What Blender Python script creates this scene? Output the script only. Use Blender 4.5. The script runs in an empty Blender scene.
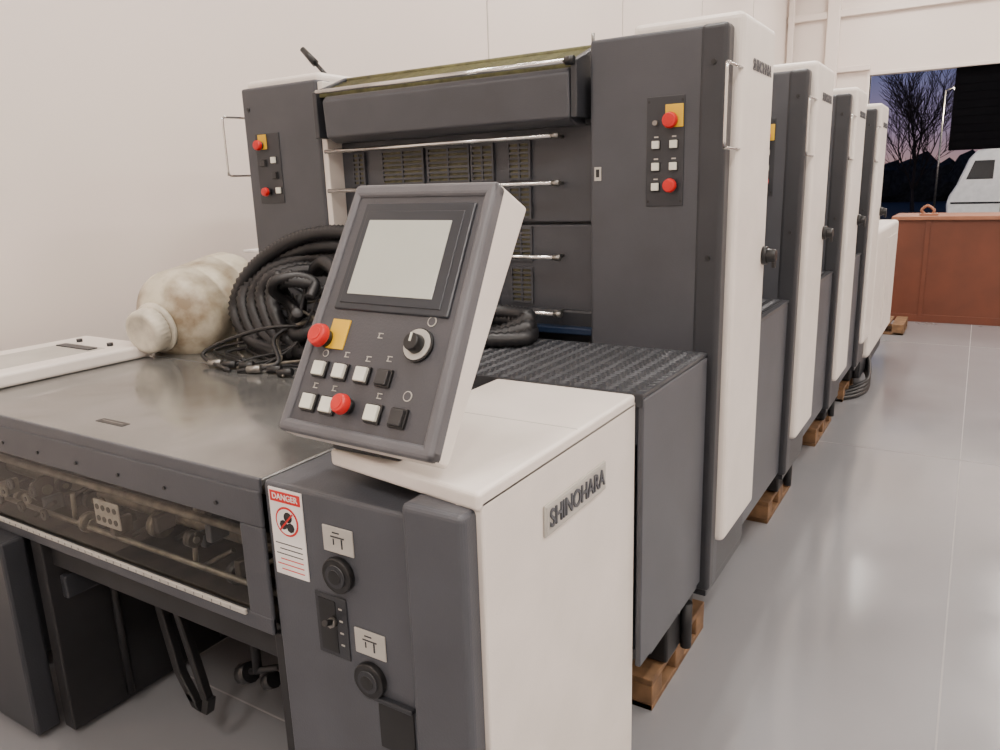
import bpy, bmesh, math, random
from mathutils import Vector, Matrix
random.seed(7)
COL=bpy.context.collection
I=Matrix.Identity(4)
# ---------------------------------------------------------------- materials
def mat(name,col,rough=.5,metal=0,var=.12,scale=6,bump=0.0,bscale=200,spec=.5,emit=0,coat=0):
    m=bpy.data.materials.new(name);m.use_nodes=True;nt=m.node_tree
    b=nt.nodes['Principled BSDF']
    tc=nt.nodes.new('ShaderNodeTexCoord')
    n=nt.nodes.new('ShaderNodeTexNoise');n.inputs['Scale'].default_value=scale;n.inputs['Detail'].default_value=6
    nt.links.new(tc.outputs['Object'],n.inputs['Vector'])
    r=nt.nodes.new('ShaderNodeValToRGB')
    r.color_ramp.elements[0].position=.3;r.color_ramp.elements[1].position=.7
    r.color_ramp.elements[0].color=[max(0,c*(1-var)) for c in col]+[1]
    r.color_ramp.elements[1].color=[min(1,c*(1+var*.6)) for c in col]+[1]
    nt.links.new(n.outputs['Fac'],r.inputs['Fac']);nt.links.new(r.outputs['Color'],b.inputs['Base Color'])
    b.inputs['Roughness'].default_value=rough;b.inputs['Metallic'].default_value=metal
    b.inputs['Specular IOR Level'].default_value=spec
    b.inputs['Coat Weight'].default_value=coat
    if bump:
        n2=nt.nodes.new('ShaderNodeTexNoise');n2.inputs['Scale'].default_value=bscale
        nt.links.new(tc.outputs['Object'],n2.inputs['Vector'])
        bp=nt.nodes.new('ShaderNodeBump');bp.inputs['Strength'].default_value=bump;bp.inputs['Distance'].default_value=.003
        nt.links.new(n2.outputs['Fac'],bp.inputs['Height']);nt.links.new(bp.outputs['Normal'],b.inputs['Normal'])
    if emit:
        b.inputs['Emission Color'].default_value=list(col)+[1];b.inputs['Emission Strength'].default_value=emit
    return m
def rough_noise(m,a,b_,scale,dist=0):
    nt=m.node_tree;b=nt.nodes['Principled BSDF'];tc=nt.nodes.new('ShaderNodeTexCoord')
    n=nt.nodes.new('ShaderNodeTexNoise');n.inputs['Scale'].default_value=scale;n.inputs['Detail'].default_value=8;n.inputs['Distortion'].default_value=dist
    mr=nt.nodes.new('ShaderNodeMapRange');mr.inputs[1].default_value=.3;mr.inputs[2].default_value=.7;mr.inputs[3].default_value=a;mr.inputs[4].default_value=b_
    nt.links.new(tc.outputs['Object'],n.inputs['Vector']);nt.links.new(n.outputs['Fac'],mr.inputs[0]);nt.links.new(mr.outputs[0],b.inputs['Roughness'])
GRAY=mat('press_gray_paint',(.060,.063,.074),.40,bump=.2)
GRAYD=mat('press_dark_gray_paint_and_shade',(.030,.032,.038),.40,bump=.2)  # dark gray parts; also the shade painted on the column edges
GRAYL=mat('press_side_gray_paint',(.072,.076,.089),.4,bump=.2)
WHITE=mat('press_cream_paint',(.80,.74,.685),.38,var=.06,bump=.1)
TABLE=mat('brushed_table_metal',(.215,.215,.21),.15,metal=.55,var=.4,scale=2.2)
rough_noise(TABLE,.05,.24,3,1.5)
TREAD=mat('tread_plate',(.055,.058,.066),.33,metal=.25,var=.3)
BLACK=mat('black_plastic',(.012,.012,.013),.35)
HOSE=mat('hose_rubber',(.014,.014,.016),.42,var=.3)
DARK=mat('machine_interior',(.014,.014,.016),.55,var=.4)
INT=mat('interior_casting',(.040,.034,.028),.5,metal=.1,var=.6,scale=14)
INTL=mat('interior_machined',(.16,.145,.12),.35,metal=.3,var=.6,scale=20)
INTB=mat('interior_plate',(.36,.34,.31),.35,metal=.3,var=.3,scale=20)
CHROME=mat('chrome_bar',(.72,.71,.69),.2,metal=1,var=.05)
STEEL=mat('steel_part',(.32,.31,.29),.35,metal=.9,var=.4,scale=20)
RED=mat('red_plastic',(.62,.013,.012),.3)
YEL=mat('yellow_plate',(.76,.46,.02),.45)
BTN=mat('white_button',(.78,.78,.68),.35)
BTNG=mat('black_button',(.03,.03,.032),.35)
LABEL=mat('aluminium_label',(.52,.50,.46),.4,metal=.2)
PAPER=mat('sticker_paper',(.85,.82,.8),.5)
LCD=mat('lcd_glass',(.48,.50,.45),.12,var=.04)
BEZEL=mat('screen_bezel',(.022,.026,.034),.3)
CFACE=mat('console_face',(.064,.064,.073),.4,bump=.2)
CRIM=mat('console_rim',(.115,.115,.127),.4,bump=.2)
OLIVE=mat('olive_fabric',(.12,.115,.045),.7,var=.4,scale=30,bump=.5)
WOOD=mat('pallet_wood',(.19,.105,.05),.7,var=.5,scale=12)
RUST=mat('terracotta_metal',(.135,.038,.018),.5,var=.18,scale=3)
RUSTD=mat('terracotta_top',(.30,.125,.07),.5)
BLUE=mat('blue_part',(.012,.025,.06),.4)
WALL=mat('wall_paint',(.82,.735,.68),.45,var=.02,scale=1)
CEIL=mat('ceiling_paint',(.8,.77,.74),.7)
SEAM=mat('joint_line',(.30,.29,.29),.6)
WSEAM=mat('wall_joint',(.60,.54,.50),.6)
LAMP=mat('lamp_tube',(1,.93,.84),.5,emit=9)
VANW=mat('van_paint',(.80,.80,.80),.3)
VANG=mat('van_glass',(.02,.025,.03),.1)
BARK=mat('bark',(.03,.022,.02),.8)
LEAF=mat('hedge_leaf',(.04,.042,.038),.9,var=.6)
ASPH=mat('asphalt',(.06,.06,.065),.8)
SLOT=mat('vent_backing',(.10,.095,.045),.6,var=.5,scale=30)
SHUT=mat('shutter_black',(.003,.003,.004),.9,spec=.03)
FLOOR=mat('epoxy_floor',(.238,.238,.252),.2,var=.06,scale=1.2,spec=.65)
rough_noise(FLOOR,.07,.22,2.5)
JUG=mat('stained_jug_plastic',(.66,.60,.46),.4,var=.25,scale=7)
JUG.node_tree.nodes['Principled BSDF'].inputs['Subsurface Weight'].default_value=.12
JUG.node_tree.nodes['Principled BSDF'].inputs['Subsurface Radius'].default_value=(.05,.04,.02)
rr=[x for x in JUG.node_tree.nodes if x.type=='VALTORGB'][0].color_ramp
rr.elements[0].position=.36;rr.elements[1].position=.60;rr.elements[0].color=(.25,.19,.12,1);rr.elements[1].color=(.62,.57,.45,1)
JCAP=mat('jug_cap_plastic',(.62,.57,.47),.4,var=.35,scale=12)
# acrylic sheet: mostly clear, reflection grows at grazing angles
ACR=bpy.data.materials.new('acrylic_guard');ACR.use_nodes=True;nt=ACR.node_tree;nt.nodes.clear()
o=nt.nodes.new('ShaderNodeOutputMaterial');mx=nt.nodes.new('ShaderNodeMixShader');t=nt.nodes.new('ShaderNodeBsdfTransparent')
g=nt.nodes.new('ShaderNodeBsdfGlossy');g.inputs['Roughness'].default_value=.04
t.inputs['Color'].default_value=(.86,.85,.81,1);f=nt.nodes.new('ShaderNodeLayerWeight');f.inputs['Blend'].default_value=.5
pw=nt.nodes.new('ShaderNodeMath');pw.operation='POWER';pw.inputs[1].default_value=4
ma=nt.nodes.new('ShaderNodeMath');ma.operation='MULTIPLY_ADD';ma.inputs[1].default_value=.6;ma.inputs[2].default_value=.04
nt.links.new(f.outputs['Facing'],pw.inputs[0]);nt.links.new(pw.outputs[0],ma.inputs[0]);nt.links.new(ma.outputs[0],mx.inputs[0])
nt.links.new(t.outputs[0],mx.inputs[1]);nt.links.new(g.outputs[0],mx.inputs[2]);nt.links.new(mx.outputs[0],o.inputs[0])
# ---------------------------------------------------------------- helpers
def group(name,loc=(0,0,0)):
    e=bpy.data.objects.new(name,None);COL.objects.link(e);e.location=loc;e.empty_display_size=.1
    return e
def link(name,me,m,parent,M=I,bev=0,smooth=False,seg=2):
    ob=bpy.data.objects.new(name,me);COL.objects.link(ob)
    if m and not me.materials: me.materials.append(m)
    if parent:
        ob.parent=parent
        ob.matrix_local=Matrix.Translation(-Vector(parent.location))@M
    else: ob.matrix_world=M
    if bev:
        md=ob.modifiers.new('bevel','BEVEL');md.width=bev;md.segments=seg;md.limit_method='ANGLE'
    if smooth:
        for p in me.polygons:p.use_smooth=True
    return ob
def lbox(parent,name,M,cx,cy,cz,sx,sy,sz,m,bev=0,seg=2):
    bm=bmesh.new();bmesh.ops.create_cube(bm,size=1);bmesh.ops.scale(bm,vec=(sx,sy,sz),verts=bm.verts)
    me=bpy.data.meshes.new(name);bm.to_mesh(me);bm.free()
    return link(name,me,m,parent,M@Matrix.Translation((cx,cy,cz)),bev,seg=seg)
def box(parent,name,x0,x1,y0,y1,z0,z1,m,bev=0,seg=2):
    return lbox(parent,name,I,(x0+x1)/2,(y0+y1)/2,(z0+z1)/2,abs(x1-x0),abs(y1-y0),abs(z1-z0),m,bev,seg)
def lcyl(parent,name,M,cx,cy,cz,r,h,m,r2=None,seg=32,bev=0):
    bm=bmesh.new();bmesh.ops.create_cone(bm,cap_ends=True,segments=seg,radius1=r,radius2=r if r2 is None else r2,depth=h)
    me=bpy.data.meshes.new(name);bm.to_mesh(me);bm.free()
    ob=link(name,me,m,parent,M@Matrix.Translation((cx,cy,cz)),bev)
    for p in me.polygons:
        if len(p.vertices)==4:p.use_smooth=True
    return ob
def rod(parent,name,p0,p1,r,m,seg=20,r2=None):
    p0=Vector(p0);p1=Vector(p1);d=p1-p0
    M=Matrix.Translation((p0+p1)/2)@d.to_track_quat('Z','Y').to_matrix().to_4x4()
    return lcyl(parent,name,M,0,0,0,r,d.length,m,r2=r2,seg=seg)
def poly(parent,name,vs,fs,m,bev=0,smooth=False,seg=2):
    me=bpy.data.meshes.new(name);me.from_pydata([tuple(v) for v in vs],[],fs)
    bm=bmesh.new();bm.from_mesh(me);bmesh.ops.recalc_face_normals(bm,faces=bm.faces);bm.to_mesh(me);bm.free()
    return link(name,me,m,parent,I,bev,smooth,seg)
def spline(pts,n=14):
    P=[Vector(p) for p in pts];P=[P[0]*2-P[1]]+P+[P[-1]*2-P[-2]];out=[]
    for i in range(1,len(P)-2):
        for k in range(n):
            t=k/n;a,b_,c,d=P[i-1],P[i],P[i+1],P[i+2]
            out.append(.5*((2*b_)+(c-a)*t+(2*a-5*b_+4*c-d)*t*t+(3*b_-a-3*c+d)*t**3))
    out.append(P[-2]);return out
def hose(parent,name,pts,r,m,ripple=0,n=14,sides=10):
    S=spline(pts,n)
    if ripple:
        T=[S[0]];step=.008
        for a,b_ in zip(S,S[1:]):
            L=(b_-a).length;k=max(1,int(L/step))
            for j in range(1,k+1):T.append(a.lerp(b_,j/k))
        S=T
    vs=[];fs=[];up=Vector((.13,.2,1)).normalized();pu=None
    for i,p in enumerate(S):
        d=(S[min(i+1,len(S)-1)]-S[max(i-1,0)]).normalized()
        if pu is None:
            u=d.cross(up)
            if u.length<.05:u=d.cross(Vector((1,0,0)))
        else:u=pu-d*pu.dot(d)
        u.normalize();pu=u;w=d.cross(u)
        rr=r*(1+(ripple if i%2 else -ripple))
        for k in range(sides):
            a=2*math.pi*k/sides;vs.append(p+(u*math.cos(a)+w*math.sin(a))*rr)
    for i in range(len(S)-1):
        for k in range(sides):
            a=i*sides+k;b_=i*sides+(k+1)%sides;fs.append((a,b_,b_+sides,a+sides))
    fs.append(tuple(range(sides)));fs.append(tuple(range((len(S)-1)*sides,len(S)*sides)))
    return poly(parent,name,vs,fs,m,smooth=True)
def wire(parent,name,pts,r,m):
    P=[Vector(p) for p in pts];Q=[P[0]]
    for a,b_,c in zip(P,P[1:],P[2:]):
        e=.018;p=b_+(a-b_).normalized()*e;q=b_+(c-b_).normalized()*e
        for t in(0,.25,.5,.75,1):Q.append(p*(1-t)**2+b_*2*t*(1-t)+q*t*t)
    Q.append(P[-1]);hose(parent,name,Q,r,m,n=2,sides=8)
FRONT=lambda x,y,z:Matrix.Translation((x,y,z))@Matrix(((1,0,0,0),(0,0,-1,0),(0,1,0,0),(0,0,0,1)))
SIDE=lambda x,y,z:Matrix.Translation((x,y,z))@Matrix(((0,0,1,0),(1,0,0,0),(0,1,0,0),(0,0,0,1)))
def estop(par,M,x,y,s=1,plate=True,px=.008,py=0.014):
    if plate:lbox(par,'estop_plate',M,x+px,y+py,.0065,.066*s,.078*s,.004,YEL,.002)
    lcyl(par,'estop_collar',M,x,y,.010,.021*s,.014,BLACK)
    lcyl(par,'estop_stem',M,x,y,.018,.016*s,.02,RED)
    lcyl(par,'estop_head',M,x,y,.030,.029*s,.018,RED,r2=.024*s,bev=.003)
    lcyl(par,'estop_inset',M,x,y,.0395,.015*s,.002,RED,bev=.0006)
def button(par,M,x,y,m=None,s=.03):
    lbox(par,'button_frame',M,x,y,.004,s*1.25,s*1.25,.008,BLACK,.002)
    lbox(par,'button_cap',M,x,y,.011,s,s,.01,m or BTN,.002)
def screw(par,M,x,y,r=.008):
    lcyl(par,'screw',M,x,y,.002,r,.005,BLACK,seg=12)
def text(par,name,s,M,size,m,ext=.002,sx=1):
    c=bpy.data.curves.new(name,'FONT');c.body=s;c.size=size;c.extrude=ext;c.align_x='CENTER';c.align_y='CENTER';c.offset=size*.015
    c.materials.append(m);ob=bpy.data.objects.new(name,c);COL.objects.link(ob);ob.parent=par
    ob.matrix_local=Matrix.Translation(-Vector(par.location))@M@Matrix.Diagonal((sx,1,1,1));return ob
# ---------------------------------------------------------------- room
XW,YB,ZC,XR,YF=-3.6,16.9,6.0,6.5,-5.0
fl=box(None,'floor',XW-.2,XR+.2,YF-.2,YB+.2,-.2,0,FLOOR)
bpy.context.view_layer.update()
for i,(x0,x1,y0,y1) in enumerate([(.045,.051,YF,YB),(XW,XR,5.33,5.336),(3.2,3.206,YF,YB),(XW,XR,9.1,9.106),(XW,XR,1.5,1.506)]):
    j_=box(None,'joint_%d'%i,x0,x1,y0,y1,-.0008,.0012,SEAM);j_.parent=fl;j_.matrix_parent_inverse=fl.matrix_world.inverted()
box(None,'ceiling',XW-.2,XR+.2,YF-.2,YB+.2,ZC,ZC+.2,CEIL)
box(None,'wall_left',XW-.2,XW,YF-.2,YB+.2,0,ZC,WALL)
box(None,'wall_right',XR,XR+.2,YF-.2,YB+.2,0,ZC,WALL)
box(None,'wall_front',XW,XR,YF-.2,YF,0,ZC,WALL)
wb=group('wall_back')
DX0,DX1,DZ=-2.04,3.4,3.61
box(wb,'wall_part_left',XW,DX0,YB,YB+.2,0,ZC,WALL)
box(wb,'wall_part_right',DX1,XR,YB,YB+.2,0,ZC,WALL)
box(wb,'wall_part_above',DX0,DX1,YB,YB+.2,DZ,ZC,WALL)
for i,y in enumerate([5.73,8.56,11.4,14.2]):
    box(None,'trim_%d'%(i+1),XW,XW+.006,y,y+.012,0,ZC,WSEAM)
box(None,'trim_7',XW,XR,YB-.10,YB,4.70,4.82,WALL,.01)
box(None,'trim_8',-2.85,-2.62,YB-.14,YB,0,ZC,WALL,.01)
box(None,'trim_9',XW+.05,XW+.15,YB-.2,YB-.1,0,ZC,WALL,.01)
box(None,'trim_10',-2.62,-2.04,YB-.10,YB,3.70,3.80,WALL,.01)
dw=group('door_1')
for nm,a in (('frame_left',(DX0-.06,DX0,YB-.03,YB+.2,0,DZ)),('frame_top',(DX0-.06,DX1+.06,YB-.03,YB+.2,DZ,DZ+.06)),('frame_right',(DX1,DX1+.06,YB-.03,YB+.2,0,DZ))):
    box(dw,nm,*a,WALL,.005)
box(dw,'dark_shutter',-.62,DX1,YB+.08,YB+.14,2.16,DZ,SHUT)
for k in range(10):box(dw,'shutter_rib_%d'%k,-.62,DX1,YB+.072,YB+.08,2.2+k*.14,2.21+k*.14,SHUT)
for x in (-1.6,1.4,4.4):
    for y in (-2.5,1.8,6.1,10.4,14.7):
        g_=group('ceiling_light',(x,y,ZC-.12))
        box(g_,'housing',x-.16,x+.16,y-.9,y+.9,ZC-.1,ZC,CEIL,.01)
        box(g_,'diffuser',x-.13,x+.13,y-.87,y+.87,ZC-.115,ZC-.1,LAMP)
        l=bpy.data.lights.new('lamp','AREA');l.shape='RECTANGLE';l.size=.3;l.size_y=1.8;l.energy=110;l.color=(1,.925,.85)
        lo=bpy.data.objects.new('lamp',l);COL.objects.link(lo);lo.parent=g_;lo.location=(0,0,-.02)
# ---------------------------------------------------------------- printing press
PR=group('offset_printing_press')
def tread(par,name,x0,x1,y0,y1,z):
    box(par,name,x0,x1,y0,y1,z-.012,z,TREAD,.003)
    vs=[];fs=[];p=.034;j=0;y=y0+.02
    while y<y1-.012:
        x=x0+.02+(p/2 if j%2 else 0);i=0
        while x<x1-.012:
            ang=math.pi/4 if (i+j)%2 else -math.pi/4
            c,s=math.cos(ang),math.sin(ang);b0=len(vs)
            for (u,w,h) in ((-.014,0,0),(0,-.0045,0),(.014,0,0),(0,.0045,0),(-.006,0,.003),(.006,0,.003)):
                vs.append((x+u*c-w*s,y+u*s+w*c,z+h))
            fs+= [(b0,b0+1,b0+4),(b0+1,b0+5,b0+4),(b0+1,b0+2,b0+5),(b0+2,b0+3,b0+5),(b0+3,b0+4,b0+5),(b0+3,b0,b0+4)]
            x+=p*.72;i+=1
        y+=p*.5;j+=1
    poly(par,name+'_studs',vs,fs,TREAD)
def column_controls(par,y,left):
    M=FRONT(0,y,0)
    if not left:
        lbox(par,'control_plate',M,-.88,1.845,.002,.125,.34,.004,GRAYD,.002)
        for sx in(-.935,-.825):
            for sz in(1.69,2.0):screw(par,M,sx,sz,.004)
        estop(par,M,-.858,1.94,.9);estop(par,M,-.855,1.74,.8,plate=False)
        for bx,bz in((-.909,1.868),(-.85,1.868),(-.909,1.80),(-.85,1.80),(-.909,1.737)):
            button(par,M,bx,bz,s=.024);lbox(par,'button_legend',M,bx,bz+.024,.0045,.014,.004,.001,LABEL)
        lbox(par,'warning_label',M,-1.115,1.785,.002,.024,.045,.003,LABEL);lbox(par,'warning_arrow',M,-1.115,1.787,.004,.012,.026,.001,BLACK)
        lcyl(par,'key_switch',M,-.91,1.935,.01,.008,.02,STEEL,seg=12)
    else:
        lbox(par,'control_plate',M,-2.70,1.865,.002,.15,.30,.004,GRAYD,.002)
        estop(par,M,-2.735,1.965,.8);estop(par,M,-2.715,1.765,.7,plate=False)
        for bx,bz,mm in((-2.665,1.90,BTN),(-2.665,1.835,BTNG),(-2.65,1.77,BTN),(-2.73,1.89,BTNG)):button(par,M,bx,bz,mm,s=.026)
def unit(k):
    y0=2.45+1.26*k
    U=PR;t='unit%d_'%(k+1)
    box(U,t+'column_front_right',-1.145,-.69,y0,y0+.10,.33,2.21,GRAY,.012,3)
    box(U,t+'column_edge_right',-.775,-.688,y0-.006,y0+.06,.33,2.212,GRAYD,.016,4)  # darker gray paints in the shade on the angled edge strip
    box(U,t+'column_front_left',-2.84,-2.385,y0,y0+.10,.33,2.21,GRAY,.012,3)
    box(U,t+'column_inner_trim',-2.385,-2.355,y0+.01,y0+.1,1.3,2.2,WHITE,.004)
    box(U,t+'shroud_right',-1.02,-.66,y0+.06,y0+.48,.50,2.25,WHITE,.022,4)
    box(U,t+'shroud_left',-2.87,-2.42,y0+.06,y0+.48,.50,2.25,WHITE,.022,4)
    box(U,t+'body_lower',-2.82,-.70,y0+.08,y0+.5,.33,1.3,GRAYD,.01)
    box(U,t+'body_upper',-2.45,-1.10,y0+.14,y0+.46,1.2,2.12,GRAYD,.01)
    for z in(2.10,1.51,.9):screw(U,FRONT(0,y0-.006,0),-.73,z,.008)
    for z in(2.12,1.40):screw(U,FRONT(0,y0,0),-2.80,z,.008)
    column_controls(U,y0,False);column_controls(U,y0,True)
    wire(U,t+'wire_handle_right',[(-.666,y0+.10,2.085),(-.666,y0-.09,2.085),(-.666,y0-.09,1.845),(-.666,y0+.12,1.845)],.005,CHROME)
    wire(U,t+'wire_handle_left',[(-2.85,y0+.05,2.09),(-2.87,y0-.09,2.09),(-2.87,y0-.09,1.84),(-2.85,y0+.02,1.84)],.005,CHROME)
    M=SIDE(-.66,y0+.44,1.48)
    lcyl(U,t+'knob_base',M,0,0,.008,.034,.016,BLACK);lcyl(U,t+'knob',M,0,0,.03,.028,.035,BLACK,r2=.022,bev=.004)
    lbox(U,t+'knob_lever',M,0,-.02,.04,.016,.05,.014,BLACK,.004)
    box(U,t+'base_skirt',-2.78,-.705,y0+.02,y0+.5,.30,.52,GRAYD)
    text(U,t+'badge','SHINOHARA',SIDE(-.658,y0+.30,2.105),.05,GRAYL,.001,.85)
    if k<3:
        a,b_=y0+.48,y0+1.26
        box(U,t+'deck_box',-2.78,-.72,a,b_,.34,1.188,GRAYL,.008)
        tread(U,t+'deck_tread',-1.35,-.715,a,b_,1.2)
        rod(U,t+'impression_cylinder',(-2.35,y0+.8,1.35),(-1.2,y0+.8,1.35),.17,STEEL,32)
        for q,(zz,yy) in enumerate(((1.62,.62),(1.8,.75),(1.55,.95))):
            rod(U,t+'ink_roller_%d'%q,(-2.4,y0+yy,zz),(-1.15,y0+yy,zz),.055,DARK,24)
            for xx in(-2.42,-1.13):box(U,t+'roller_bearing',xx-.02,xx+.02,y0+yy-.1,y0+yy+.1,1.2,zz+.07,GRAYD,.005)
for k in range(4):unit(k)
box(PR,'feeder_cover',-2.7,-.66,6.73,8.45,.30,1.33,WHITE,.03,3)
box(PR,'feeder_skirt',-2.6,-.72,6.75,8.3,.12,.34,GRAYD)
box(PR,'feeder_side_panel',-.66,-.654,7.5,8.35,.42,1.22,WHITE,.003)
# --- unit-1 central front
box(PR,'panel_upper',-2.37,-1.16,2.55,2.60,1.62,2.05,GRAY,.006)
box(PR,'panel_lower',-2.37,-1.16,2.545,2.60,1.20,1.612,GRAY,.006)
box(PR,'panel_step',-2.37,-1.16,2.52,2.56,1.955,2.03,GRAYD,.006)
def vent(x0,x1,z0,z1):
    box(PR,'vent_backing',x0,x1,2.5425,2.5485,z0,z1,SLOT)
    n_=int((z1-z0)/.0165)
    for i in range(n_+1):
        z=z0+i*(z1-z0)/n_
        box(PR,'vent_slat',x0-.002,x1+.002,2.536,2.5455,z-.0044,z+.0044,GRAY)
    for x in(x0,(x0+x1)/2,x1):box(PR,'vent_mullion',x-.004,x+.004,2.535,2.5465,z0-.005,z1+.005,GRAY)
for a in((-2.29,-2.23,1.78,1.91),(-2.13,-1.92,1.78,1.91),(-1.895,-1.70,1.78,1.91),(-1.685,-1.59,1.78,1.91),(-1.52,-1.43,1.78,1.91),(-1.52,-1.43,1.64,1.75),(-1.52,-1.43,1.48,1.60),(-1.52,-1.43,1.32,1.45),(-1.75,-1.58,1.32,1.45)):vent(*a)
for z,xa in((1.92,-2.36),(1.76,-2.36),(1.50,-1.75),(1.295,-1.75)):
    rod(PR,'chrome_rail',(xa,2.45,z),(-1.275,2.45,z),.0085,CHROME)
    rod(PR,'rail_stub',(-1.29,2.45,z),(-1.262,2.45,z),.011,STEEL)
    for x in(xa+.06,-1.30):rod(PR,'rail_bracket',(x,2.45,z),(x,2.56,z),.006,STEEL)
box(PR,'rear_ledge',-1.42,-1.16,2.49,2.54,1.215,1.24,BLUE,.004)
prof=[(2.40,1.97),(2.39,2.11),(2.41,2.13),(2.60,2.135),(2.60,1.955),(2.45,1.95)]
vs=[(x,y,z) for x in(-2.30,-1.195) for y,z in prof];n6=len(prof)
poly(PR,'front_beam',vs,[tuple(range(n6)),tuple(range(n6,2*n6))]+[(i,(i+1)%n6,(i+1)%n6+n6,i+n6) for i in range(n6)],GRAY,.008,seg=3)
poly(PR,'olive_screen',[(-2.34,2.42,2.145),(-1.20,2.42,2.145),(-1.20,2.60,2.205),(-2.34,2.60,2.205),(-2.34,2.42,2.13),(-1.20,2.42,2.13),(-1.20,2.60,2.13),(-2.34,2.60,2.13)],[(0,1,2,3),(0,1,5,4),(1,2,6,5),(2,3,7,6),(3,0,4,7),(4,5,6,7)],OLIVE)
for i in range(8):
    t_=i/7;rod(PR,'screen_rib',(-2.34,2.43+.16*t_,2.15+.055*t_),(-1.20,2.43+.16*t_,2.15+.055*t_),.005,OLIVE,8)
rod(PR,'beam_rail',(-2.33,2.395,2.148),(-1.20,2.395,2.148),.009,CHROME)
rod(PR,'screen_top_bar',(-2.36,2.60,2.212),(-1.18,2.60,2.212),.011,OLIVE)
for x in(-2.35,-1.18):
    poly(PR,'screen_end_cheek',[(x+dx,y,z) for dx in(-.012,.012) for y,z in((2.40,1.97),(2.40,2.15),(2.60,2.225),(2.60,1.97))],[(0,1,2,3),(4,5,6,7),(0,1,5,4),(1,2,6,5),(2,3,7,6),(3,0,4,7)],GRAYD,.004)
rod(PR,'rail_end_knob',(-1.205,2.395,2.148),(-1.175,2.395,2.148),.014,BLACK)
rod(PR,'lever_arm',(-2.44,2.6,2.225),(-2.53,2.6,2.31),.009,BLACK);rod(PR,'lever_grip',(-2.52,2.6,2.30),(-2.59,2.6,2.365),.016,BLACK,r2=.012)
rod(PR,'bracket_post',(-1.155,2.50,2.20),(-1.155,2.50,2.24),.006,STEEL)
# --- deck / step in front of unit 1
box(PR,'step_box',-1.79,-.725,1.875,2.45,1.05,1.188,GRAYL,.006)
box(PR,'step_box_lower',-2.6,-.727,1.98,2.44,.34,1.08,GRAYL,.006)
tread(PR,'step_tread',-1.80,-.72,1.87,2.448,1.2)
box(PR,'step_tread_lip',-1.3,-.718,1.862,1.872,1.165,1.203,GRAYD,.002)
box(PR,'step_side_panel',-.735,-.717,1.868,2.438,.37,1.186,GRAYL,.004)
# --- delivery end, right control cabinet
box(PR,'cabinet_body',-1.34,-.755,1.10,1.86,.06,1.118,GRAYL,.01,3)
box(PR,'cabinet_pillar',-.90,-.752,1.055,1.14,.06,1.165,GRAYL,.014,4)
box(PR,'cabinet_white_side',-.80,-.738,1.10,1.862,.07,1.18,WHITE,.004,2)
tv=[(-1.175,1.155),(-.738,1.09),(-.738,1.862),(-1.175,1.862)]
poly(PR,'cabinet_white_top',[(x,y,1.162) for x,y in tv]+[(x,y,1.201) for x,y in tv],[(0,1,2,3),(4,5,6,7),(0,1,5,4),(1,2,6,5),(2,3,7,6),(3,0,4,7)],WHITE,.010,seg=4)
box(PR,'cabinet_top_seam',-1.16,-.745,1.52,1.523,1.2005,1.2015,LABEL)
M=FRONT(0,1.10,0)
lbox(PR,'hazard_sticker',M,-1.268,1.0,.002,.105,.215,.003,PAPER,.001)
lbox(PR,'sticker_red_header',M,-1.268,1.088,.0035,.095,.026,.002,RED)
text(PR,'sticker_title','DANGER',M@Matrix.Translation((-1.268,1.088,.005)),.02,PAPER,.0004)
lcyl(PR,'sticker_red_ring',M,-1.268,1.03,.0035,.036,.002,RED);lcyl(PR,'sticker_ring_inner',M,-1.268,1.03,.0045,.031,.002,PAPER)
lcyl(PR,'sticker_icon',M,-1.262,1.042,.006,.013,.001,BLACK,seg=12);lcyl(PR,'sticker_icon',M,-1.278,1.022,.006,.012,.001,BLACK,seg=8);lcyl(PR,'sticker_icon',M,-1.256,1.018,.006,.012,.001,BLACK,seg=8)
lbox(PR,'sticker_slash',M@Matrix.Translation((-1.268,1.03,0))@Matrix.Rotation(.8,4,'Z'),0,0,.007,.064,.004,.001,RED)
for i in range(6):lbox(PR,'sticker_text_line',M,-1.27+(.006 if i%2 else 0),.972-i*.013,.0035,.085-(.012 if i%2 else 0),.0025,.001,BEZEL if i<3 else RED)
for cx,cz in((-1.115,1.018),(-1.045,.787)):
    lbox(PR,'aluminium_tag',M,cx,cz,.002,.088,.062,.004,LABEL,.003)
    lbox(PR,'tag_print',M,cx,cz+.008,.0045,.04,.003,.001,BEZEL);lbox(PR,'tag_print',M,cx+.012,cz-.006,.0045,.004,.022,.001,BEZEL);lbox(PR,'tag_print',M,cx-.004,cz+.018,.0045,.02,.003,.001,BEZEL);lbox(PR,'tag_print',M,cx-.012,cz-.004,.0045,.003,.014,.001,BEZEL)
for cx,cz in((-1.118,.938),(-1.048,.70)):
    lcyl(PR,'socket_ring',M,cx,cz,.008,.042,.018,BLACK,bev=.003);lcyl(PR,'socket_inner',M,cx,cz,.014,.027,.012,GRAYD);lcyl(PR,'socket_core',M,cx,cz,.018,.017,.008,BLACK)
lbox(PR,'switch_recess',M,-1.155,.80,.002,.095,.155,.004,GRAYD,.002)
lbox(PR,'switch_inset',M,-1.165,.80,.004,.05,.13,.003,BLACK)
lcyl(PR,'toggle_nut',M,-1.148,.815,.01,.012,.016,STEEL,seg=6)
rod(PR,'toggle_switch',(-1.148,1.09,.815),(-1.135,1.055,.835),.007,BLACK)
for i in range(4):lbox(PR,'switch_mark',M,-1.125,.76+i*.03,.005,.010,.004,.001,LABEL)
lbox(PR,'outlet_recess',M,-.985,.595,.002,.10,.13,.004,BLACK,.002)
box(PR,'outlet_frame',-1.04,-.93,1.085,1.10,.655,.667,GRAYD,.002)
M=SIDE(-.738,1.495,1.045)
lbox(PR,'nameplate',M,0,0,.003,.32,.075,.006,LABEL,.003)
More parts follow.
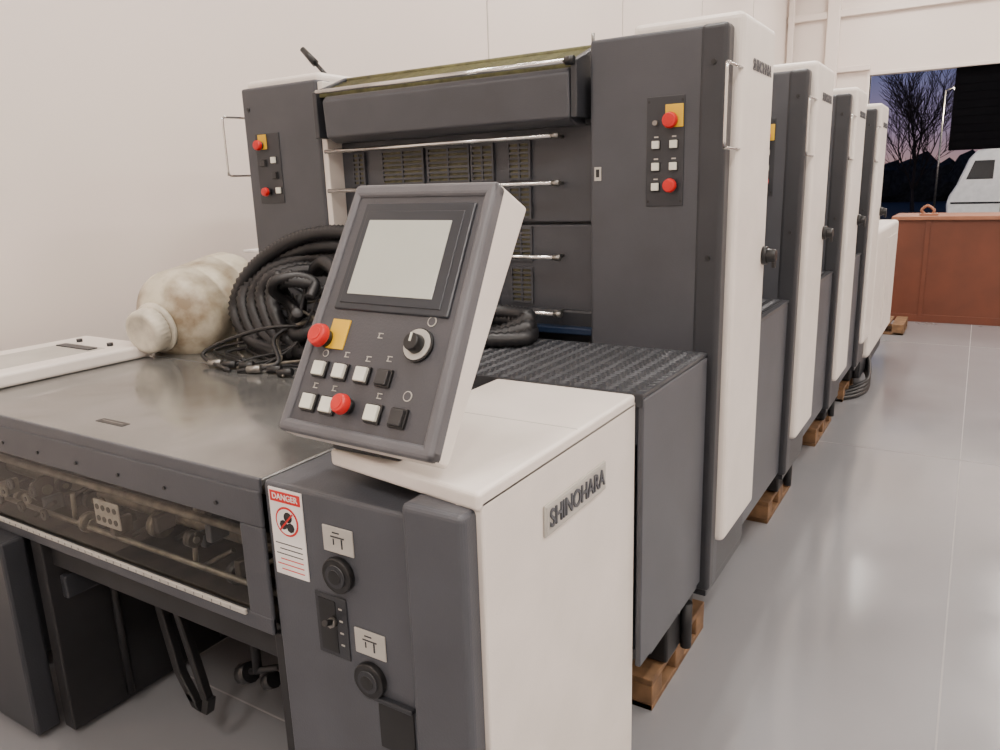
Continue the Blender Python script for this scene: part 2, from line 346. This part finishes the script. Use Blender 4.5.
lbox(PR,'nameplate_field',M,0,0,.0065,.308,.064,.002,LABEL)
text(PR,'nameplate_letters','SHINOHARA',M@Matrix.Translation((0,0,.009)),.060,GRAYL,.002,.84)
# --- delivery table and guard
box(PR,'table_top',-3.28,-1.345,1.10,1.87,1.098,1.118,TABLE,.006,3)
box(PR,'table_rear',-3.28,-1.345,1.874,2.44,1.098,1.1175,TABLE,.004)
lbox(PR,'table_slot',I,-2.105,1.215,1.1185,.13,.028,.002,BLACK,.0009)
lbox(PR,'table_slot_catch',I,-2.105,1.215,1.119,.10,.004,.002,STEEL)
box(PR,'table_edge_strip',-2.9,-1.345,1.093,1.103,1.085,1.121,GRAYL,.003)
box(PR,'left_cover_top',-3.33,-2.86,0.9,1.87,1.12,1.172,WHITE,.012,3)
box(PR,'left_cover_body',-3.30,-2.90,1.1,1.86,.06,1.12,GRAY,.01)
box(PR,'left_cover_recess',-3.22,-2.95,1.30,1.72,1.171,1.1735,LABEL,.001)
box(PR,'left_cover_slot',-3.20,-2.97,1.66,1.70,1.173,1.178,GRAYD)
for x in(-3.2,-2.98):rod(PR,'left_cover_stud',(x,1.76,1.17),(x,1.76,1.185),.012,BLACK)
box(PR,'guard_top_frame',-2.9,-1.345,1.088,1.10,1.0,1.09,GRAY,.004)
box(PR,'guard_right_frame',-1.425,-1.345,1.088,1.10,.72,1.0,GRAY,.004)
box(PR,'guard_bottom_frame',-2.9,-1.345,1.086,1.10,.72,.765,GRAY,.004)
box(PR,'guard_scale_strip',-2.9,-1.43,1.078,1.086,.756,.770,LABEL,.002)
for i in range(40):box(PR,'scale_mark',-2.85+i*.035,-2.849+i*.035,1.077,1.079,.759,.767,BEZEL)
for i in range(7):screw(PR,FRONT(0,1.088,0),-2.7+i*.2,1.035,.005)
poly(PR,'guard_window',[(-2.9,1.092,.765),(-1.425,1.092,.765),(-1.425,1.092,1.0),(-2.9,1.092,1.0)],[(0,1,2,3)],ACR)
# interior machinery seen through the guard
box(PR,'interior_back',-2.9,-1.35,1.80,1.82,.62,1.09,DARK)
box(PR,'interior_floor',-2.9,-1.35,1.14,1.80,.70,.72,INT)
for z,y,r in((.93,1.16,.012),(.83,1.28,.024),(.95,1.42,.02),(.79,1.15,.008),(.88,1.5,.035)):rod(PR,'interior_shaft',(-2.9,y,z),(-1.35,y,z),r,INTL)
for i in range(34):
    x=-2.85+i*.042;y=1.15+.14*random.random();z=.76+random.random()*.13
    if i%3==0:
        rr_=.02+.025*random.random();rod(PR,'interior_gear',(x-.012,y,z),(x+.012,y,z),rr_,random.choice([INT,INTL,DARK]),16);rod(PR,'gear_hub',(x-.018,y,z),(x+.018,y,z),rr_*.4,INTL,12)
    elif i%3==1:box(PR,'gripper_block',x-.012,x+.012,y-.03,y+.03,z-.03,z+.02,random.choice([DARK,INTL,INT,GRAY]),.004)
    else:rod(PR,'interior_link',(x-.05,y,z-.03),(x+.05,y+.02,z+.03),.007,random.choice([INTL,DARK,INT]),10)
for i in range(9):
    x=-2.78+i*.045;z=.83+.04*math.sin(i*2.1);lcyl(PR,'suction_disc',FRONT(x,1.13,z),0,0,0,.018,.01,[INTL,DARK,INT][i%3],seg=16);lcyl(PR,'suction_disc_hole',FRONT(x,1.124,z),0,0,0,.008,.004,BLACK,seg=12)
pm=FRONT(-2.06,1.13,.87)
lbox(PR,'perforated_bracket',pm,0,0,0,.12,.08,.006,INTB,.003)
for i in range(4):
    for j in range(2):lcyl(PR,'bracket_hole',pm,-.042+i*.028,-.018+j*.036,.003,.009,.003,BLACK,seg=14)
for x in(-2.3,-1.72,-1.5):rod(PR,'interior_pin',(x,1.16,.78),(x+.01,1.16,.88),.007,INTL)
# side frames below the table
box(PR,'left_inner_frame',-2.48,-2.42,1.10,2.35,.02,.72,DARK,.006)
box(PR,'left_frame_bar',-2.42,-2.39,1.14,2.2,.5,.58,GRAYD,.006)
box(PR,'left_front_post',-2.80,-2.50,1.02,1.10,.02,.72,GRAYD,.01)
box(PR,'under_apron',-2.5,-1.36,1.13,1.15,.62,.72,DARK,.004)
box(PR,'right_inner_frame',-1.36,-1.33,1.10,1.97,.02,.72,DARK,.004)
for y in(1.3,1.7,2.1):rod(PR,'frame_chain_guide',(-2.405,y,.05),(-2.405,y,.70),.014,DARK)
def strip(name,pts,w,t,m):
    vs=[];fs=[]
    for (x,y,z) in pts:
        vs+=[(x-w/2,y-t/2,z),(x+w/2,y-t/2,z),(x+w/2,y+t/2,z),(x-w/2,y+t/2,z)]
    for i in range(len(pts)-1):
        for k in range(4):fs.append((i*4+k,i*4+(k+1)%4,(i+1)*4+(k+1)%4,(i+1)*4+k))
    fs+=[(0,1,2,3),tuple(range(len(vs)-4,len(vs)))]
    poly(PR,name,vs,fs,m,.005)
strip('slotted_arm_a',[(-2.15,1.3,.66),(-2.14,1.3,.45),(-2.09,1.3,.24),(-2.03,1.3,.15)],.035,.03,BLACK)
strip('slotted_arm_b',[(-2.06,1.3,.66),(-2.06,1.3,.50),(-2.0,1.3,.30),(-1.965,1.3,.18)],.03,.03,BLACK)
strip('slotted_arm_foot',[(-2.05,1.3,.18),(-2.02,1.3,.135),(-1.975,1.3,.13),(-1.955,1.3,.19)],.03,.03,BLACK)
rod(PR,'arm_pivot',(-2.2,1.3,.60),(-1.7,1.3,.60),.022,DARK)
rod(PR,'clamp_screw',(-1.80,1.3,.33),(-1.60,1.3,.42),.010,DARK)
rod(PR,'clamp_knob',(-1.77,1.3,.34),(-1.73,1.3,.36),.032,BLACK,12);rod(PR,'clamp_knob',(-1.66,1.3,.35),(-1.63,1.3,.37),.026,BLACK,12)
rod(PR,'clamp_hanger',(-1.70,1.3,.37),(-1.70,1.3,.62),.014,DARK)
for yc in(2.40,4.12,5.55,6.75):
    for xc in(-.86,-2.5):
        box(PR,'machine_foot',xc-.09,xc+.09,yc-.14,yc+.14,.125,.36,DARK,.01)
        rod(PR,'foot_bolt',(xc+.11,yc,.125),(xc+.11,yc,.30),.02,DARK)
box(PR,'lower_frame',-2.7,-.84,1.99,8.2,.20,.36,DARK)
# ---------------------------------------------------------------- control console
CO=group('control_console',(-1.05,1.2,1.2))
BL,BR,TR,TL=Vector((-1.268,1.10,1.25)),Vector((-.832,1.08,1.25)),Vector((-.845,1.375,1.762)),Vector((-1.245,1.392,1.765))
ux=((BR-BL)+(TR-TL)).normalized();vy=((TL-BL)+(TR-BR));vy=(vy-ux*vy.dot(ux)).normalized();nz=ux.cross(vy)
def FP(s,t,d=0):
    a=TL.lerp(TR,s);b_=BL.lerp(BR,s);return a.lerp(b_,t)+nz*d
def CM(s,t,d=0):
    p=FP(s,t,d);return Matrix.Translation(p)@Matrix((ux,vy,nz)).transposed().to_4x4()
def cslab(name,s0,s1,t0,t1,d0,d1,m,bev):
    vs=[FP(s,t,d) for d in(d0,d1) for s,t in((s0,t0),(s1,t0),(s1,t1),(s0,t1))]
    return poly(CO,name,vs,[(0,1,2,3),(4,5,6,7),(0,1,5,4),(1,2,6,5),(2,3,7,6),(3,0,4,7)],m,bev,seg=3)
fv=[FP(0,0,-.004),FP(1,0,-.004),FP(1,1,-.004),FP(0,1,-.004)]
bk=[fv[0]+Vector((0,.112,-.055)),fv[1]+Vector((0,.112,-.055)),fv[2]+Vector((0,.046,-.03)),fv[3]+Vector((0,.046,-.03))]
poly(CO,'housing',fv+bk,[(0,1,2,3),(4,5,6,7),(0,1,5,4),(1,2,6,5),(2,3,7,6),(3,0,4,7)],WHITE,.010,seg=4)
cslab('rim_top',0,1,0,.055,-.03,.008,CRIM,.010);cslab('rim_bottom',0,1,.95,1,-.03,.008,CRIM,.010)
cslab('rim_left',0,.06,0,1,-.03,.008,CRIM,.010);cslab('rim_right',.93,1,0,1,-.03,.008,CRIM,.010)
cslab('face_plate',.04,.95,.03,.97,-.01,0,CFACE,.003)
cslab('screen_bezel',.125,.895,.08,.515,-.002,.006,BEZEL,.004)
cslab('screen_bezel_inner',.16,.84,.115,.49,.004,.008,BEZEL,.003)
cslab('lcd_screen',.20,.775,.155,.455,.006,.0095,LCD,.001)
estop(CO,CM(.14,.635),0,0,.95,plate=False)
cslab('estop_plate_a',.15,.275,.555,.67,0,.004,YEL,.001)
estop(CO,CM(.43,.872),0,0,.8,plate=False)
for s,mm in((.17,BTN),(.315,BTN),(.465,BTN),(.605,BTNG)):button(CO,CM(s,.752),0,0,mm,.031)
for s,mm in((.165,BTN),(.30,BTN),(.60,BTN),(.755,BTNG)):button(CO,CM(s,.88),0,0,mm,.033)
M=CM(.76,.62);lcyl(CO,'dial_base',M,0,0,.004,.036,.008,BLACK);lcyl(CO,'dial_scale',M,0,0,.009,.033,.004,LABEL);lcyl(CO,'dial_knob',M,0,0,.02,.021,.026,BLACK,r2=.018,bev=.002);lbox(CO,'dial_pointer',M,0,.008,.034,.004,.018,.003,BTN)
def ring(s,t,r=.011):
    M=CM(s,t);lcyl(CO,'legend_ring',M,0,0,.001,r,.002,LABEL,seg=20);lcyl(CO,'legend_ring_inner',M,0,0,.0016,r*.8,.002,CFACE,seg=20)
ring(.80,.53);ring(.77,.80);ring(.165,.69,.008)
for s,t_ in((.315,.685),(.465,.69),(.60,.68),(.30,.815),(.165,.815),(.60,.815),(.5,.60)):
    M=CM(s,t_);lbox(CO,'legend_bar',M,0,.005,.001,.013,.0018,.002,LABEL);lbox(CO,'legend_bar',M,0,-.005,.001,.013,.0018,.002,LABEL);lbox(CO,'legend_post',M,-.004,0,.001,.0018,.012,.002,LABEL)
box(CO,'stand_post',-1.16,-.99,1.19,1.29,1.199,1.42,GRAYD,.006)
box(CO,'stand_foot',-1.17,-.98,1.16,1.24,1.2005,1.225,GRAYD,.004)
# ---------------------------------------------------------------- plastic jug
JU=group('plastic_jug',(-2.9,2.1,1.3))
A=Vector((-2.815,1.81,1.230));B=Vector((-2.90,2.37,1.318));d=(B-A).normalized()
JM=Matrix.Translation(A)@d.to_track_quat('Z','Y').to_matrix().to_4x4()
def lathe(par,name,prof,m,M,n=56,deform=None):
    vs=[];fs=[]
    for i,(h,r) in enumerate(prof):
        for k in range(n):
            a=2*math.pi*k/n;rr=r*(deform(h,a) if deform else 1);vs.append((rr*math.cos(a),rr*math.sin(a),h))
    for i in range(len(prof)-1):
        for k in range(n):fs.append((i*n+k,i*n+(k+1)%n,(i+1)*n+(k+1)%n,(i+1)*n+k))
    fs+=[tuple(range(n)),tuple(range((len(prof)-1)*n,len(prof)*n))]
    me=bpy.data.meshes.new(name);me.from_pydata(vs,[],fs)
    bm=bmesh.new();bm.from_mesh(me);bmesh.ops.recalc_face_normals(bm,faces=bm.faces);bm.to_mesh(me);bm.free()
    ob=link(name,me,m,par,M)
    for p in me.polygons:p.use_smooth=len(p.vertices)==4
    return ob
df=lambda h,a:1+.012*math.cos(4*a)*min(1,h*3)+.008*math.sin(3*a+22*h)
lathe(JU,'jug_body',[(.05,.080),(.076,.086),(.080,.10),(.09,.118),(.12,.160),(.145,.184),(.16,.192),(.175,.197),(.19,.200),(.28,.200),(.285,.195),(.30,.195),(.305,.200),(.43,.200),(.435,.195),(.45,.195),(.455,.200),(.53,.198),(.555,.188),(.57,.170),(.575,.13),(.577,.05)],JUG,JM,deform=df)
lathe(JU,'jug_cap',[(-.010,.04),(-.010,.060),(-.013,.064),(-.013,.078),(-.008,.086),(.0,.090),(.048,.092),(.052,.088),(.056,.07)],JCAP,JM,n=90,deform=lambda h,a:1+(.018*math.sin(30*a) if h>=0 else 0))
lathe(JU,'jug_neck_ring',[(.058,.07),(.060,.104),(.072,.104),(.074,.08)],JCAP,JM)
# ---------------------------------------------------------------- cable bundle
CB=group('cable_bundle',(-2.2,2.2,1.2))
for i in range(5):
    o_=i*.062;z=i*.012
    jx=lambda:random.uniform(-.03,.03)
    hose(CB,'corrugated_hose_%d'%i,[(-2.25+o_,2.02+jx(),1.155+z*.3),(-2.46+o_,2.04,1.18+jx()*.4),(-2.58+o_*.9,2.08,1.32+jx()),(-2.50+o_*.8,2.12+jx(),1.46+jx()*.5),(-2.30+o_*.6,2.16+o_*.4,1.57-o_*.5),(-2.05+jx(),2.20,1.60-o_*.9),(-1.85,2.22+jx(),1.50-o_*.6),(-1.75,2.2,1.25)],.028,HOSE,ripple=.12)
for i in range(4):
    cx,cz=-2.20+random.uniform(-.08,.10),1.33+random.uniform(-.04,.05);r=.08+.03*i;y=2.02+.04*i
    pts=[(cx+r*math.cos(a),y+.05*math.sin(2*a+i),cz+r*.95*math.sin(a)) for a in [j*2*math.pi/9+i for j in range(9)]]
    pts=[(p[0],p[1],max(p[2],1.15)) for p in pts]
    hose(CB,'coiled_cable_%d'%i,pts,[.02,.024,.016,.026][i],HOSE,ripple=.1)
for i in range(28):
    x=-2.50+random.random()*.75;y=1.76+random.random()*.3
    pts=[(x,y,1.126),(x+random.uniform(-.25,.25),y+.08,1.128+random.random()*.03),(x+random.uniform(-.2,.25),y+.18,1.14+random.random()*.12),(-2.2+random.uniform(-.25,.3),2.10,1.25+random.random()*.2)]
    hose(CB,'loose_wire_%d'%i,pts,random.choice([.004,.006,.008]),random.choice([HOSE,BLACK,HOSE,GRAYD,INTL]),n=8,sides=6)
for i in range(9):
    x=-2.45+i*.075;y=1.80+.1*random.random();rod(CB,'connector',(x,y,1.133),(x+.05,y+.02,1.138),.014,BLACK if i%3 else STEEL,12)
for i in range(3):
    hose(CB,'hose_end_%d'%i,[(-1.9,2.02+.05*i,1.24),(-1.65,2.08+.06*i,1.232),(-1.47,2.20+.055*i,1.23),(-1.33-.01*i,2.30+.03*i,1.23+.03*i),(-1.38-.03*i,2.385,1.25+.025*i),(-1.6,2.40-.02*i,1.25+.03*i),(-1.85,2.38,1.26+.02*i)],.028,HOSE,ripple=.12)
TY=group('paper_tray',(-3.2,2.7,1.5))
box(TY,'tray_back',-3.3,-2.9,2.95,2.97,1.47,1.60,PAPER,.003);box(TY,'tray_bottom',-3.3,-2.9,2.75,2.97,1.46,1.475,PAPER,.003)
for x in(-3.28,-2.92):rod(TY,'tray_leg',(x,2.93,0),(x,2.93,1.46),.015,STEEL)
# cable lying on the floor beside the last unit
FC=group('floor_cable',(-.7,6.9,0))
for i in range(4):
    hose(FC,'cable_loop_%d'%i,[(-.84,6.4+.1*i,.02),(-.70,6.6+.05*i,.02+.02*i),(-.66,6.9,.03+.03*i),(-.72,7.15+.03*i,.10+.04*i),(-.80,7.0,.20),(-.84,6.75,.12)],.016,HOSE,n=10,sides=8)
# ---------------------------------------------------------------- pallets
def pallet(y0,y1,x0=-2.9,x1=-.785,z=.0):
    g_=group('wooden_pallet',((x0+x1)/2,(y0+y1)/2,0))
    for i in range(3):
        yy=y0+i*(y1-y0-.1)/2
        box(g_,'runner_%d'%i,x0,x1,yy,yy+.1,z,z+.022,WOOD,.003)
        for j in range(4):
            xx=x0+j*(x1-x0-.12)/3;box(g_,'block_%d_%d'%(i,j),xx,xx+.12,yy,yy+.1,z+.022,z+.095,WOOD,.004)
    box(g_,'base_board',x1-.1,x1,y0,y1,z,z+.022,WOOD,.003)
    for j in range(7):
        xx=x0+j*(x1-x0-.12)/6;box(g_,'deck_board_%d'%j,xx,xx+.12,y0,y1,z+.095,z+.118,WOOD,.003)
for a,b_ in((2.16,2.74),(3.84,4.44),(5.2,5.85),(6.4,7.0)):pallet(a,b_)
pallet(9.5,10.1,x0=-1.6,x1=-.6)
# ---------------------------------------------------------------- terracotta bench
WB=group('metal_workbench',(1,11,0))
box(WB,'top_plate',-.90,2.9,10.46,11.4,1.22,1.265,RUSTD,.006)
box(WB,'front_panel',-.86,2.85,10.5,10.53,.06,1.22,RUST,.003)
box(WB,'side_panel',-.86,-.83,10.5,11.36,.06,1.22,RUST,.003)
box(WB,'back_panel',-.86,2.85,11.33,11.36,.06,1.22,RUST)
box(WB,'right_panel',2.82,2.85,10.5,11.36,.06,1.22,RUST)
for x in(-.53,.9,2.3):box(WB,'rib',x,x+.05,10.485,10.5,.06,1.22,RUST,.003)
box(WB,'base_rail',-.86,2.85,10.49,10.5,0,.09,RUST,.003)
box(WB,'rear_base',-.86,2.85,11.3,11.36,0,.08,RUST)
box(WB,'vise_base',-.62,-.42,10.6,10.75,1.265,1.29,RUSTD,.005)
hose(WB,'hook',[(-.56,10.65,1.28),(-.60,10.65,1.33),(-.54,10.65,1.38),(-.47,10.65,1.33),(-.48,10.65,1.28)],.016,RUSTD,n=8)
# ---------------------------------------------------------------- exterior
box(None,'ground',-30,40,YB+.2,90,-.25,-.05,ASPH)
VN=group('van',(1.6,25,0))
vp=[(-.75,.45),(-.80,.95),(-.76,1.15),(-.60,1.45),(-.38,2.10),(-.22,2.30),(.1,2.36),(3.9,2.36),(4.05,2.2),(4.1,.45)]
nv=len(vp);vs=[(x,y,z) for y in(24,25.9) for x,z in vp]
poly(VN,'body',vs,[tuple(range(nv)),tuple(range(nv,2*nv))]+[(i,(i+1)%nv,(i+1)%nv+nv,i+nv) for i in range(nv)],VANW,.06,seg=4)
poly(VN,'front_window',[(-.40,23.985,1.58),(.20,23.985,1.58),(.20,23.985,2.05),(-.24,23.985,2.05)],[(0,1,2,3)],VANG)
poly(VN,'windscreen',[(-.60,24.1,1.47),(-.60,25.8,1.47),(-.40,25.75,2.06),(-.40,24.15,2.06)],[(0,1,2,3)],VANG)
for x in(.0,3.2):
    for y in(24.0,25.7):rod(VN,'wheel',(x,y-.04,.30),(x,y+.2,.30),.34,BLACK,28);rod(VN,'hub',(x,y-.05,.30),(x,y-.03,.30),.18,STEEL,20)
box(VN,'door_line',.42,.435,23.99,24.0,.6,2.1,SEAM);box(VN,'trim_strip',-.7,4.0,23.98,24.0,.95,1.0,VANG,.005)
def branch(vs,es,rad,p,d,L,r,dep):
    i0=len(vs);vs.append(p);rad.append(r);prev=i0;q=p.copy();dd=d.copy()
    for k in range(3):
        dd=(dd+Vector((random.uniform(-.2,.2),random.uniform(-.2,.2),random.uniform(-.05,.15)))).normalized()
        q=q+dd*L/3;vs.append(q.copy());rad.append(r*(1-.2*(k+1)/1.2));es.append((prev,len(vs)-1));prev=len(vs)-1
        if dep>0:
            for _ in range(2):
                nd=(dd+Vector((random.uniform(-1,1),random.uniform(-1,1),random.uniform(-.2,.7)))*.8).normalized()
                branch(vs,es,rad,q.copy(),nd,L*.68,r*.5,dep-1)
def tree(x,y,h):
    g_=group('bare_tree',(x,y,0));vs=[];es=[];rad=[]
    branch(vs,es,rad,Vector((x,y,-.1)),Vector((0,0,1)),h*.42,.11,4)
    V=[];F=[]
    for a,b_ in es:
        pa,pb=vs[a],vs[b_];d_=(pb-pa).normalized();u=d_.cross(Vector((.3,.9,.2))).normalized();w=d_.cross(u);n0=len(V)
        for p,r in((pa,max(.009,rad[a])),(pb,max(.006,rad[b_]))):
            for k in range(4):
                an=k*math.pi/2;V.append(p+(u*math.cos(an)+w*math.sin(an))*r)
        for k in range(4):F.append((n0+k,n0+(k+1)%4,n0+4+(k+1)%4,n0+4+k))
    poly(g_,'trunk_and_branches',V,F,BARK)
for x,y,h in((-2.9,44,8.0),(-9,47,8),(4,50,8)):tree(x,y,h)
HG=group('hedge',(0,60,1))
for i in range(26):
    bm=bmesh.new();bmesh.ops.create_icosphere(bm,subdivisions=2,radius=1)
    for v in bm.verts:v.co*=1+random.uniform(-.2,.2)
    me=bpy.data.meshes.new('bush');bm.to_mesh(me);bm.free()
    link('bush_%d'%i,me,LEAF,HG,Matrix.Translation((-19+i*1.3,60+random.random(),1.2))@Matrix.Diagonal((1.5,1,1.3+random.random()*.6,1)))
for x,y,h in((-1.25,28,4.2),(3.2,30,5.0)):
    g_=group('street_lamp',(x,y,0));rod(g_,'pole',(x,y,-.05),(x,y,h),.04,STEEL,12,r2=.02);rod(g_,'arm',(x,y,h),(x+.3,y-.2,h+.06),.02,STEEL,10)
    box(g_,'lamp_head',x+.2,x+.45,y-.3,y-.1,h+.03,h+.08,STEEL,.01);box(g_,'lamp_lens',x+.23,x+.42,y-.27,y-.13,h-.02,h+.03,LAMP)
    l=bpy.data.lights.new('bulb','POINT');l.energy=260;l.color=(1,.85,.65);l.shadow_soft_size=.1
    lo=bpy.data.objects.new('bulb',l);COL.objects.link(lo);lo.parent=g_;lo.location=(.3,-.2,h-.1)
g_=group('added_van_light',(1.2,YB+.3,3.9));box(g_,'housing',1.05,1.35,YB+.2,YB+.4,3.85,4.0,STEEL,.01);box(g_,'lens',1.08,1.32,YB+.25,YB+.41,3.82,3.85,LAMP)  # added fixture, unseen above the shutter, put in to light the van
l=bpy.data.lights.new('bulb','POINT');l.energy=1100;l.color=(1,.95,.88);l.shadow_soft_size=.1
lo=bpy.data.objects.new('bulb',l);COL.objects.link(lo);lo.parent=g_;lo.location=(0,.3,-.15)
# dusk sky
w=bpy.data.worlds.new('dusk_sky');bpy.context.scene.world=w;w.use_nodes=True;nt=w.node_tree
bg=nt.nodes['Background'];tc=nt.nodes.new('ShaderNodeTexCoord');sp=nt.nodes.new('ShaderNodeSeparateXYZ');rp=nt.nodes.new('ShaderNodeValToRGB')
nt.links.new(tc.outputs['Generated'],sp.inputs[0]);nt.links.new(sp.outputs['Z'],rp.inputs[0]);nt.links.new(rp.outputs[0],bg.inputs[0])
e=rp.color_ramp.elements;e[0].position=0;e[0].color=(.42,.25,.22,1);e[1].position=.4;e[1].color=(.03,.05,.13,1)
x_=e.new(.05);x_.color=(.25,.19,.29,1);x_=e.new(.12);x_.color=(.10,.12,.25,1)
bg.inputs[1].default_value=1.05
# ---------------------------------------------------------------- camera
R=Matrix(((.8515,-.0987,.5150),(.5239,.2193,-.8231),(-.0317,.9707,.2384)))
cam=bpy.data.cameras.new('camera');cam.sensor_width=36;cam.lens=27.43;cam.clip_start=.05
q=R.to_quaternion();q.normalize()
co=bpy.data.objects.new('camera',cam);COL.objects.link(co);co.matrix_world=Matrix.Translation((0,0,1.75))@q.to_matrix().to_4x4()
bpy.context.scene.camera=co
